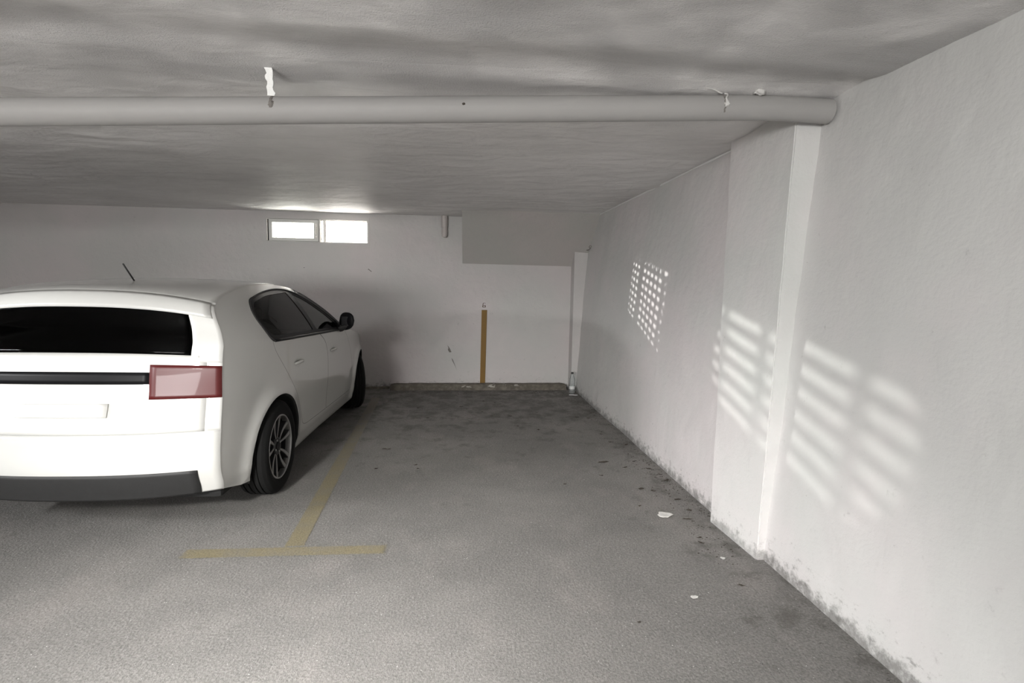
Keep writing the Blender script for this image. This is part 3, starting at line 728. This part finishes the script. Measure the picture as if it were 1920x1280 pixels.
Es, SI = cat([e for e, m_ in EM]); Ms, _ = cat([m_ for e, m_ in EM])

car = tag(empty('car', (-2.043, 3.82, 0.0), -math.atan(0.04)), 'white five-door hatchback parked nose to the back wall', 'car')
# ---- top / front / rear skin, as a sheet over (s, t)
def skin(name, s0, s1, t0, t1, mat, parent=car, nt=24, off=0.0, mirror=False, thick=0.006):
    bm = bmesh.new(); rows = []
    ids = [i for i, s in enumerate(SI) if s0-1e-6 <= s <= s1+1e-6]
    for i in ids:
        e, c = Es[i], Ms[i]; w = Wd(e[0], e[1]); row = []
        pe, pn = (Ms[max(i-1, 0)], Ms[min(i+1, len(Ms)-1)]); d = (pn-pe).normalized(); nrm = Vector((-d.y, d.x)) * -1
        for j in range(nt+1):
            t = t0+(t1-t0)*j/nt; k = 1-abs(t)**2.4
            y = e[0]+(c[0]-e[0])*k+nrm.x*off; z = e[1]+(c[1]-e[1])*k+nrm.y*off
            row.append(bm.verts.new((w*t*(1-0.0*off), y, z)))
        rows.append(row)
    for a, b in zip(rows, rows[1:]):
        for j in range(nt): bm.faces.new((a[j], a[j+1], b[j+1], b[j]))
    bmesh.ops.recalc_face_normals(bm, faces=bm.faces)
    cz_ = sum((f.normal.z for f in bm.faces))
    o = obj(name, bm, mat, parent, smooth=True)
    if thick:
        sm = o.modifiers.new('sheet', 'SOLIDIFY'); sm.thickness = thick; sm.offset = 0
    return o
body = skin('body_shell', 0, 18, -0.93, 0.93, M['inner'], nt=30, off=-0.016)
skin('front_bumper', 0, 2.2, -1, 1, M['paint'], nt=36)
g1 = skin('grille', 0.9, 2.0, -0.62, 0.62, M['black'], off=0.004)
skin('bonnet', 2.3, 5.9, -0.985, 0.985, M['paint'], nt=36)
for sg in (-1, 1):
    skin('headlight', 2.1, 3.0, *sorted((sg*0.70, sg*0.995)), M['lamp'], nt=10, off=0.004)
    skin('a_pillar', 6.0, 8.0, *sorted((sg*0.93, sg*1.0)), M['black_gloss'], nt=5)
skin('cowl', 5.8, 6.3, -0.985, 0.985, M['black'], off=0.002)
skin('windscreen', 6.0, 8.1, -0.93, 0.93, M['car_glass_front'], nt=30, thick=0.004)
skin('windscreen_edge', 7.85, 8.1, -0.93, 0.93, M['black_gloss'], nt=30, off=0.003)
skin('roof', 8.0, 12.0, -1, 1, M['paint'], nt=36)
skin('roof_spoiler', 12.0, 12.5, -0.97, 0.97, M['paint'], nt=30, off=0.008)
skin('rear_window', 12.4, 13.8, -0.80, 0.80, M['car_glass'], nt=30, thick=0.004)
for sg in (-1, 1): skin('rear_pillar', 12.0, 14.0, *sorted((sg*0.80, sg*1.0)), M['paint'], nt=6)
tg = skin('tailgate', 13.8, 16.0, -0.90, 0.90, M['paint'], nt=36)
skin('tail_light_band', 14.25, 14.65, -0.55, 0.55, M['black_gloss'], nt=24, off=0.005)
for sg in (-1, 1):
    skin('tail_light', 14.1, 15.0, *sorted((sg*0.55, sg*1.0)), M['red'], nt=10, off=0.006)
    skin('rear_wing', 13.9, 16.0, *sorted((sg*0.90, sg*1.0)), M['paint'], nt=5, off=-0.001)
rb = skin('rear_bumper', 16.0, 18, -1, 1, M['paint'], nt=36)
skin('bumper_insert', 17.1, 18, -0.86, 0.86, M['black'], nt=30, off=0.006)
pl = skin('number_plate', 15.05, 15.5, -0.30, 0.30, M['plate'], nt=8, off=0.010)

# ---- side skins cut from one triangulated side view
def resample(poly, d=0.03):
    out = []
    for i, a in enumerate(poly):
        a = Vector(a); b = Vector(poly[(i+1) % len(poly)]); n = max(1, int((b-a).length/d))
        for k in range(n): out.append(a.lerp(b, k/n))
    return out
def rounded(poly, r=0.03, n=5):
    out = []; L = len(poly); rs = r if isinstance(r, (list, tuple)) else [r]*L
    for i in range(L):
        p, q, s_ = Vector(poly[i-1]), Vector(poly[i]), Vector(poly[(i+1) % L]); rr = min(rs[i], 0.48*(p-q).length, 0.48*(s_-q).length)
        if rr <= 0: out.append(q); continue
        a = q+(p-q).normalized()*rr; b = q+(s_-q).normalized()*rr
        for k in range(n+1):
            t = k/n; out.append(a*(1-t)**2+q*2*t*(1-t)+b*t*t)
    return out
def offset(poly, d):
    L = len(poly); area = sum(poly[i][0]*poly[(i+1) % L][1]-poly[(i+1) % L][0]*poly[i][1] for i in range(L)); sg = 1 if area > 0 else -1
    out = []
    for i in range(L):
        a, b, c = Vector(poly[i-1]), Vector(poly[i]), Vector(poly[(i+1) % L])
        n1 = (b-a); n2 = (c-b)
        if n1.length < 1e-7 or n2.length < 1e-7: out.append(b); continue
        n1 = Vector((-n1.y, n1.x)).normalized(); n2 = Vector((-n2.y, n2.x)).normalized(); nn = (n1+n2)
        if nn.length < 1e-5: out.append(b); continue
        nn.normalize(); out.append(b+nn*sg*d/max(0.5, nn.dot(n1)))
    return out
def inside(p, poly):
    x, y = p; c = False; j = len(poly)-1
    for i in range(len(poly)):
        xi, yi = poly[i]; xj, yj = poly[j]
        if (yi > y) != (yj > y) and x < (xj-xi)*(y-yi)/(yj-yi)+xi: c = not c
        j = i
    return c
def arch(c): return [Vector((c+AR*math.cos(2*PI*k/56), .31+AR*math.sin(2*PI*k/56))) for k in range(56)]
SILL = [(-.58, .24), (-.42, .20), (.30, .175), (1.1, .165), (2.3, .175), (2.98, .17), (3.05, .20)]
OUT = [Vector((e[0], e[1])) for e in Es] + [Vector(p) for p in SILL[1:-1]]
top = lambda y, d: min(((abs(e[0]-y), e[1]) for i, e in enumerate(Es) if 6 <= SI[i] <= 13))[1]-d
DLO = rounded([(-.055, 1.035), (-.13, 1.215), (-.06, 1.305), (.22, 1.350), (.55, 1.372), (.84, 1.362), (1.12, 1.300), (1.50, 1.140), (1.84, .972), (1.70, .972)], [.07, .05, .06, .3, .3, .3, .3, .3, .0, .0])
PR = rounded([(-.02, 1.070), (-.09, 1.215), (-.02, 1.285), (.24, 1.326), (.775, 1.343), (.865, 1.038)], [.05, .05, .05, .2, .01, .01])
PF = rounded([(.965, 1.033), (.885, 1.330), (1.12, 1.272), (1.44, 1.135), (1.70, 1.000)], [.01, .01, .3, .3, .02])
DR = rounded([(-.04, 1.15), (-.03, .98), (.16, .80), (.36, .60), (.44, .46), (.52, .335), (.62, .315), (1.20, .305), (1.20, .90), (.93, 1.03), (.83, 1.395), (.2, 1.37)], [.0, .08, .15, .15, .1, .06, .06, .02, .3, .05, 0, 0])
DF = rounded([(1.20, .305), (2.10, .300), (2.17, .38), (2.13, .62), (1.98, .86), (1.86, .965), (1.50, 1.16), (1.12, 1.32), (.90, 1.38), (.83, 1.395), (.93, 1.03), (1.20, .90)], [.02, .06, .08, .3, .1, .0, .3, .3, 0, 0, .05, .3])
BF = [(2.50+.55, .10), (2.60+.33, .60), (2.60+.30, .66), (3.4, .80), (3.6, .1)]
BR = [(-.33, .10), (-.33, .45), (-.40, .60), (-.9, .62), (-.9, .1)]
SP = [(.30, .10), (.48, .255), (.60, .262), (2.10, .255), (2.27, .19), (2.3, .1)]
FE = [(2.02, .80), (2.19, .36), (2.2, .10), (3.5, .1), (3.5, 1.0), (1.93, 1.0), (1.90, .96)]
# every boundary polygon
polys = dict(OUT=OUT, A0=arch(0), A1=arch(WB), DLO=DLO, PR=PR, PF=PF, DR=DR, DRi=offset(DR, .0028), DF=DF, DFi=offset(DF, .0028), BF=BF, BR=BR, SP=SP)
polys = {k: [Vector(p) for p in v] for k, v in polys.items()}
verts, edges = [], []
for k, pl_ in polys.items():
    rs = pl_ if k in ('OUT', 'A0', 'A1') else resample(pl_, .03)
    b0 = len(verts); verts += rs; n = len(rs); edges += [(b0+i, b0+(i+1) % n) for i in range(n)]
gy = -.66
while gy < 3.16:
    gz = .16
    while gz < 1.44: verts.append(Vector((gy+0.0071*math.sin(gz*70), gz))); gz += .035
    gy += .035
V2, _, F2, _, _, _ = geometry.delaunay_2d_cdt([Vector((v[0], v[1])) for v in verts], edges, [], 0, 1e-5)
OUTc = [tuple(p) for p in OUT]; PP = {k: [tuple(p) for p in v] for k, v in polys.items()}
cls = {}
for f in F2:
    c = sum((V2[i] for i in f), Vector((0, 0)))/len(f); c = (c[0], c[1])
    if not inside(c, PP['OUT']): continue
    if math.hypot(c[0], c[1]-.31) < AR*0.999 or math.hypot(c[0]-WB, c[1]-.31) < AR*0.999: continue
    if inside(c, PP['PR']): k = 'PR'
    elif inside(c, PP['PF']): k = 'PF'
    elif inside(c, PP['DLO']): k = 'DLOr' if c[0] < .92-(c[1]-1.03)*.27 else 'DLOf'
    elif c[1] > belt(c[0])+.01 and -.12 < c[0] < 1.84: k = 'RAIL' if c[0] < 1.0 else 'RAILf'
    elif inside(c, PP['DRi']): k = 'DR'
    elif inside(c, PP['DFi']): k = 'DF'
    elif inside(c, PP['DR']) or inside(c, PP['DF']): continue
    elif inside(c, PP['BF']): k = 'BF'
    elif inside(c, PP['BR']): k = 'BR'
    elif inside(c, PP['SP']): k = 'SP'
    elif c[0] > 1.85: k = 'FE'
    else: k = 'QU'
    cls.setdefault(k, []).append(f)
def side_mesh(name, keys, mat, parent, sg, off=0.0):
    used = {}; vs = []; fs = []
    for k in keys:
        for f in cls.get(k, []):
            ff = []
            for i in f:
                if i not in used: used[i] = len(vs); y, z = V2[i]; vs.append((sg*(Wd(y, z)+off), y, z))
                ff.append(used[i])
            fs.append(ff)
    me = bpy.data.meshes.new(name); me.from_pydata(vs, [], fs); me.update()
    bm = bmesh.new(); bm.from_mesh(me); bmesh.ops.recalc_face_normals(bm, faces=bm.faces)
    bm.normal_update()
    if sum(f.normal.x for f in bm.faces)*sg < 0: bmesh.ops.reverse_faces(bm, faces=bm.faces)
    bm.to_mesh(me); bm.free()
    for p in me.polygons: p.use_smooth = True
    nn = []
    for v in me.vertices:
        y, z = v.co.y, v.co.z; h = 0.012
        dy = (Wd(y+h, z)-Wd(y-h, z))/(2*h); dz = (Wd(y, z+h)-Wd(y, z-h))/(2*h)
        q = Vector((sg, -dy, -dz)).normalized(); nn.append(q)
    me.normals_split_custom_set_from_vertices(nn)
    return obj(name, me, mat, parent)
def handle_at(y, z, sg, parent):
    # cup in the door skin and a bowed pull bar
    bm = bmesh.new(); w = Wd(y, z)
    n = 20; ring0 = []
    for k, (r, dpt) in enumerate(((1.0, 0.0012), (0.9, 0.0020), (0.6, 0.0022), (0.05, 0.0022))):
        ring0.append([bm.verts.new((sg*(Wd(y+.062*r*math.cos(2*PI*i/n), z+.034*r*math.sin(2*PI*i/n))+dpt), y+.062*r*math.cos(2*PI*i/n), z+.034*r*math.sin(2*PI*i/n))) for i in range(n)])
    for a, b in zip(ring0, ring0[1:]):
        for i in range(n): bm.faces.new((a[i], a[(i+1) % n], b[(i+1) % n], b[i]))
    bmesh.ops.recalc_face_normals(bm, faces=bm.faces); obj('handle_recess', bm, M['paint'], parent, smooth=True)
    bm = bmesh.new(); rows = []
    for i in range(15):
        t = i/14*2-1; yy = y+.088*t; o = .020*(1-abs(t)**3)+.001; hh = .0125*(1-0.3*t*t)
        rows.append([bm.verts.new((sg*(Wd(yy, z)+o+a), yy, z+.006*(1-t*t)+b)) for a, b in ((0.007, -hh*.7), (0.008, hh*.5), (0.002, hh), (-0.006, hh*.7), (-0.007, -hh*.7), (0.001, -hh))])
    for a, b in zip(rows, rows[1:]):
        for i in range(6): bm.faces.new((a[i], a[(i+1) % 6], b[(i+1) % 6], b[i]))
    bm.faces.new(rows[0]); bm.faces.new(rows[-1]); bmesh.ops.recalc_face_normals(bm, faces=bm.faces)
    obj('door_handle', bm, M['paint'], parent, smooth=True)
def curve_tube(name, pts2, r, off, mat, sg, parent):
    bm = bmesh.new(); tube(bm, [(sg*(Wd(p[0], p[1])+off), p[0], p[1]) for p in pts2], r, 8); return obj(name, bm, mat, parent, smooth=True)
for sg in (1, -1):
    rd = side_mesh('rear_door', ['DR'], M['paint'], car, sg)
    fd = side_mesh('front_door', ['DF'], M['paint'], car, sg)
    side_mesh('window_trim', ['DLOr'], M['black_gloss'], rd, sg, -0.001); side_mesh('window_trim', ['DLOf'], M['black_gloss'], fd, sg, -0.001)
    side_mesh('door_window', ['PR'], M['car_glass'], rd, sg, -0.005); side_mesh('door_window', ['PF'], M['car_glass_front'], fd, sg, -0.005)
    side_mesh('pillar_trim', ['RAILf'], M['black_gloss'], fd, sg); side_mesh('rear_quarter_panel', ['QU', 'RAIL'], M['paint'], car, sg)
    side_mesh('front_wing', ['FE'], M['paint'], car, sg)
    side_mesh('sill', ['SP'], M['paint'], car, sg)
    side_mesh('front_bumper_side', ['BF'], M['paint'], car, sg); side_mesh('rear_bumper_side', ['BR'], M['paint'], car, sg)
    handle_at(.40, .835, sg, rd); handle_at(1.38, .815, sg, fd)
    # rubber seals round the window graphic
    curve_tube('belt_trim', [(-.0+(1.80+.0)*i/24, 1.036+(.968-1.036)*(i/24)) for i in range(25)], .010, .002, M['black_gloss'], sg, fd)
    curve_tube('window_seal', [tuple(p) for p in resample(DLO, .05)]+[tuple(DLO[0])], .0065, .001, M['black'], sg, rd)
    # dark sheet behind the shut lines
    bm = bmesh.new(); vs = {}
    for k in cls:
        if k in ('PR', 'PF', 'DLOr', 'DLOf', 'RAIL', 'RAILf'): continue
        for f in cls[k]:
            for i in f:
                if i not in vs: y, z = V2[i]; vs[i] = bm.verts.new((sg*(Wd(y, z)-.014), y, z))
            try: bm.faces.new([vs[i] for i in f])
            except ValueError: pass
    for f in F2:
        c = sum((V2[i] for i in f), Vector((0, 0)))/len(f); c = (c[0], c[1])
        if c[1] < 1.0 and (inside(c, PP['DR']) or inside(c, PP['DF'])) and not (inside(c, PP['DRi']) or inside(c, PP['DFi']) or inside(c, PP['DLO'])):
            if math.hypot(c[0], c[1]-.31) < AR: continue
            for i in f:
                if i not in vs: y, z = V2[i]; vs[i] = bm.verts.new((sg*(Wd(y, z)-.014), y, z))
            try: bm.faces.new([vs[i] for i in f])
            except ValueError: pass
    obj('side_inner_panel', bm, M['inner'], car)
    # wheel-arch liners and lips
    for c in (0, WB):
        bm = bmesh.new(); n = 56; rows = []
        for i in range(n+1):
            a = math.radians(-22+224*i/n); yy, zz = c+AR*math.cos(a), .31+AR*math.sin(a); w = Wd(yy, zz)
            rows.append([bm.verts.new((sg*xw, c+rr*math.cos(a), .31+rr*math.sin(a))) for xw, rr in ((w+.0005, AR), (w-.012, AR-.006), (w-.06, AR+.01), (.50, AR+.01))])
        for a_, b_ in zip(rows, rows[1:]):
            for j in range(3): bm.faces.new((a_[j], a_[j+1], b_[j+1], b_[j]))
        cv = bm.verts.new((sg*.50, c, .31))
        for a_, b_ in zip(rows, rows[1:]): bm.faces.new((cv, a_[3], b_[3]))
        obj('wheel_arch', bm, M['liner'], car, smooth=False)
    # mirror
    mr = bmesh.new(); mx, my, mz = .925, 1.70, 1.055
    prof = []
    for k in range(13):
        t = k/12*2-1; s_ = max(0.0, 1-abs(t)**2.6)**.5; prof.append((t, s_))
    rows = []
    for t, s_ in prof:
        x = mx+t*.078; hh = .086*s_*(1-.12*t); dd = .062*s_*(1-.15*t); n = 20
        rows.append([mr.verts.new((sg*x, my+.012*t*0-abs(t)*0.01+dd*(math.cos(2*PI*i/n) if math.cos(2*PI*i/n) > 0 else .45*math.cos(2*PI*i/n))-.02*t, mz+hh*math.sin(2*PI*i/n)+.008*t)) for i in range(n)])
    for a, b in zip(rows, rows[1:]):
        for i in range(20):
            mr.faces.new((a[i], a[(i+1) % 20], b[(i+1) % 20], b[i]))
    bmesh.ops.remove_doubles(mr, verts=mr.verts, dist=1e-4); bmesh.ops.recalc_face_normals(mr, faces=mr.faces)
    mo = obj('wing_mirror', mr, M['black_gloss'], car, smooth=True)
    bm = bmesh.new(); tube(bm, [(sg*.80, my-.0, mz-.075), (sg*.87, my, mz-.07), (sg*.93, my, mz-.035)], [.045, .034, .03], 12); obj('mirror_foot', bm, M['black'], mo, smooth=True)
    bm = bmesh.new(); box(bm, (sg*mx-.050, my-.030, mz-.045), (sg*mx+.050, my-.026, mz+.045)); bevel(bm, .0015, 1); obj('mirror_glass', bm, M['mirror_dark'], mo)
    bm = bmesh.new(); tube(bm, [(sg*(Wd(1.74, .99)+.0), 1.71, .985), (sg*(Wd(1.7, 1.02)), 1.60, 1.055)], .014, 8); obj('mirror_triangle', bm, M['black_gloss'], fd)
# dark underside and interior
bm = bmesh.new(); box(bm, (-.72, -.55, .17), (.72, 3.1, .26)); bevel(bm, .03); obj('underbody', bm, M['inner'], car)
bm = bmesh.new(); box(bm, (-.74, 1.82, .45), (.74, 2.2, .93)); bevel(bm, .06); obj('dashboard', bm, M['black'], car, smooth=False)
bm = bmesh.new(); lathe(bm, [(.170, -.012), (.182, -.012), (.190, 0), (.182, .012), (.170, .012), (.164, 0), (.170, -.012)], 36, 'Y', False); box(bm, (-.17, -.01, -.02), (.17, .01, .02))
sw = obj('steering_wheel', bm, M['black'], car, smooth=True); sw.location = (-.36, 1.62, .86); sw.rotation_euler = (math.radians(-25), 0, 0)
def seat(x, y, wdt, hb, back_only=False):
    bm = bmesh.new(); box(bm, (x-wdt/2, y-.05, .42), (x+wdt/2, y+.46, .56)); bevel(bm, .04, 3); so = obj('seat', bm, M['seat'], car, smooth=True)
    bm = bmesh.new(); vs = box(bm, (x-wdt/2, y-.06, .50), (x+wdt/2, y+.07, hb))
    for v in vs:
        if v.co.z > .6: v.co.y -= .16; v.co.x = x+(v.co.x-x)*.82
    bevel(bm, .045, 3); obj('seat_back', bm, M['seat'], so, smooth=True)
    for hx_ in ([0] if wdt < .7 else [-.4, .4]):
        bm = bmesh.new(); box(bm, (x+hx_-.12, y-.25, hb+.03), (x+hx_+.12, y-.15, hb+.20)); bevel(bm, .04, 3); obj('headrest', bm, M['seat'], so, smooth=True)
        bm = bmesh.new(); [tube(bm, [(x+hx_+.0, y-.20, hb-.02), (x+hx_+.0, y-.20, hb+.05)], .008, 8)]; obj('headrest_post', bm, M['chrome'], so)
seat(.36, .95, .50, 1.02); seat(-.36, .95, .50, 1.02); seat(0, .20, 1.24, .98)
bm = bmesh.new(); box(bm, (-.10, 1.62, 1.245), (.10, 1.635, 1.30)); bevel(bm, .006); obj('rear_view_mirror', bm, M['black'], car)
bm = bmesh.new(); tube(bm, [(0, -.05, 1.41), (0, -.16, 1.52)], .005, 8); obj('roof_aerial', bm, M['black'], car, smooth=True)
for sg in (-1, 1):
    bm = bmesh.new(); tube(bm, [(sg*.62, 2.13, 1.00), (sg*.25, 2.10, 1.035), (sg*.05, 2.05, 1.05)], .008, 6); obj('wiper', bm, M['black'], car, smooth=True)

# ---- wheels
def make_wheel(steer=0.0):
    bm = bmesh.new()
    tw = .0975
    lathe(bm, [(.205, .060), (.212, -.09), (.16, -.10), (.02, -.10)], 60, 'X', False)
    lathe(bm, [(.02, .018), (.075, .018), (.10, -.03), (.20, -.04)], 48, 'X', False)
    w = obj('wheel', bm, M['alloy_dark'], car); autosmooth(w, 40)
    bm = bmesh.new()
    pr = [(.214, -tw+.012), (.222, -tw), (.262, -tw-.006), (.292, -tw+.004), (.308, -tw+.018), (.3135, -tw+.035)]
    for g in (-.052, -.018, .018, .052): pr += [(.315, g-.006), (.3145, g-.0045), (.306, g-.0035), (.306, g+.0035), (.3145, g+.0045), (.315, g+.006)]
    pr += [(.3135, tw-.035), (.308, tw-.018), (.292, tw-.004), (.285, tw+.001), (.262, tw+.006), (.240, tw+.006), (.222, tw), (.214, tw-.012)]
    lathe(bm, pr, 96, 'X', False); autosmooth(obj('tyre', bm, M['rubber'], w), 30)
    bm = bmesh.new(); lathe(bm, [(.2145, tw-.016), (.2165, tw-.004), (.2125, tw-.001), (.2060, tw-.003), (.2040, tw-.012), (.2035, .055)], 96, 'X', False); autosmooth(obj('rim_lip', bm, M['alloy'], w), 30)
    # five pairs of curved two-tone spokes
    for k in range(5):
        for d in (-1, 1):
            A_ = 2*PI*k/5+PI/2+.12
            for nm, mt, x0, x1, grow in (('spoke', M['alloy_dark'], .022, .072, .006), ('spoke_face', M['alloy'], .072, .0745, 0)):
                bm = bmesh.new(); rows = []
                for i in range(9):
                    t = i/8; r = .052+t*(.2055-.052); cen = d*(.010+.034*t**1.2+.0)+.012*math.sin(t*PI)*d; hw = (.0045+.0085*t)+grow*(.5+.5*t)
                    xo = .014*t*t-.004*(1-t)
                    row = []
                    for xx, s_ in ((x0+xo, -1), (x0+xo, 1), (x1+xo, 1), (x1+xo, -1)):
                        u = cen+s_*hw; rr = r; ca, sa = math.cos(A_), math.sin(A_)
                        yy, zz = rr*ca-u*sa, rr*sa+u*ca
                        row.append(bm.verts.new((xx, yy, zz)))
                    rows.append(row)
                for a, b in zip(rows, rows[1:]):
                    for j in range(4): bm.faces.new((a[j], a[(j+1) % 4], b[(j+1) % 4], b[j]))
                bm.faces.new(rows[0]); bm.faces.new(rows[-1]); bmesh.ops.recalc_face_normals(bm, faces=bm.faces)
                obj(nm, bm, mt, w)
    bm = bmesh.new(); lathe(bm, [(.062, .02), (.062, .066), (.056, .074), (.034, .074), (.032, .070), (.030, .070)], 40, 'X', True); autosmooth(obj('hub', bm, M['alloy_dark'], w), 30)
    bm = bmesh.new(); lathe(bm, [(.030, .066), (.030, .075), (.027, .078), (.004, .079)], 32, 'X', True); autosmooth(obj('centre_cap', bm, M['black_gloss'], w), 30)
    for k in range(4):
        a = 2*PI*k/4+.4; bm = bmesh.new(); lathe(bm, [(.008, .06), (.008, .077), (.006, .079)], 6, 'X', True, (0, .045*math.cos(a), .045*math.sin(a))); obj('wheel_bolt', bm, M['alloy'], w)
    return w
w0 = make_wheel()
def place_wheel(w, x, y, rz): w.location = (x, y, WR); w.rotation_euler = (0, 0, rz)
def copy_wheel(w):
    c = w.copy(); C.objects.link(c); c.parent = car
    for ch in list(w.children):
        d = ch.copy(); C.objects.link(d); d.parent = c
    return c
kids = list(w0.children)
place_wheel(w0, .775, 0, 0)
for x, y, rz in ((-.775, 0, PI), (.755, WB, math.radians(24)), (-.755, WB, PI+math.radians(24))):
    c = w0.copy(); C.objects.link(c); c.parent = car
    for ch in kids:
        d = ch.copy(); C.objects.link(d); d.parent = c
    place_wheel(c, x, y, rz)
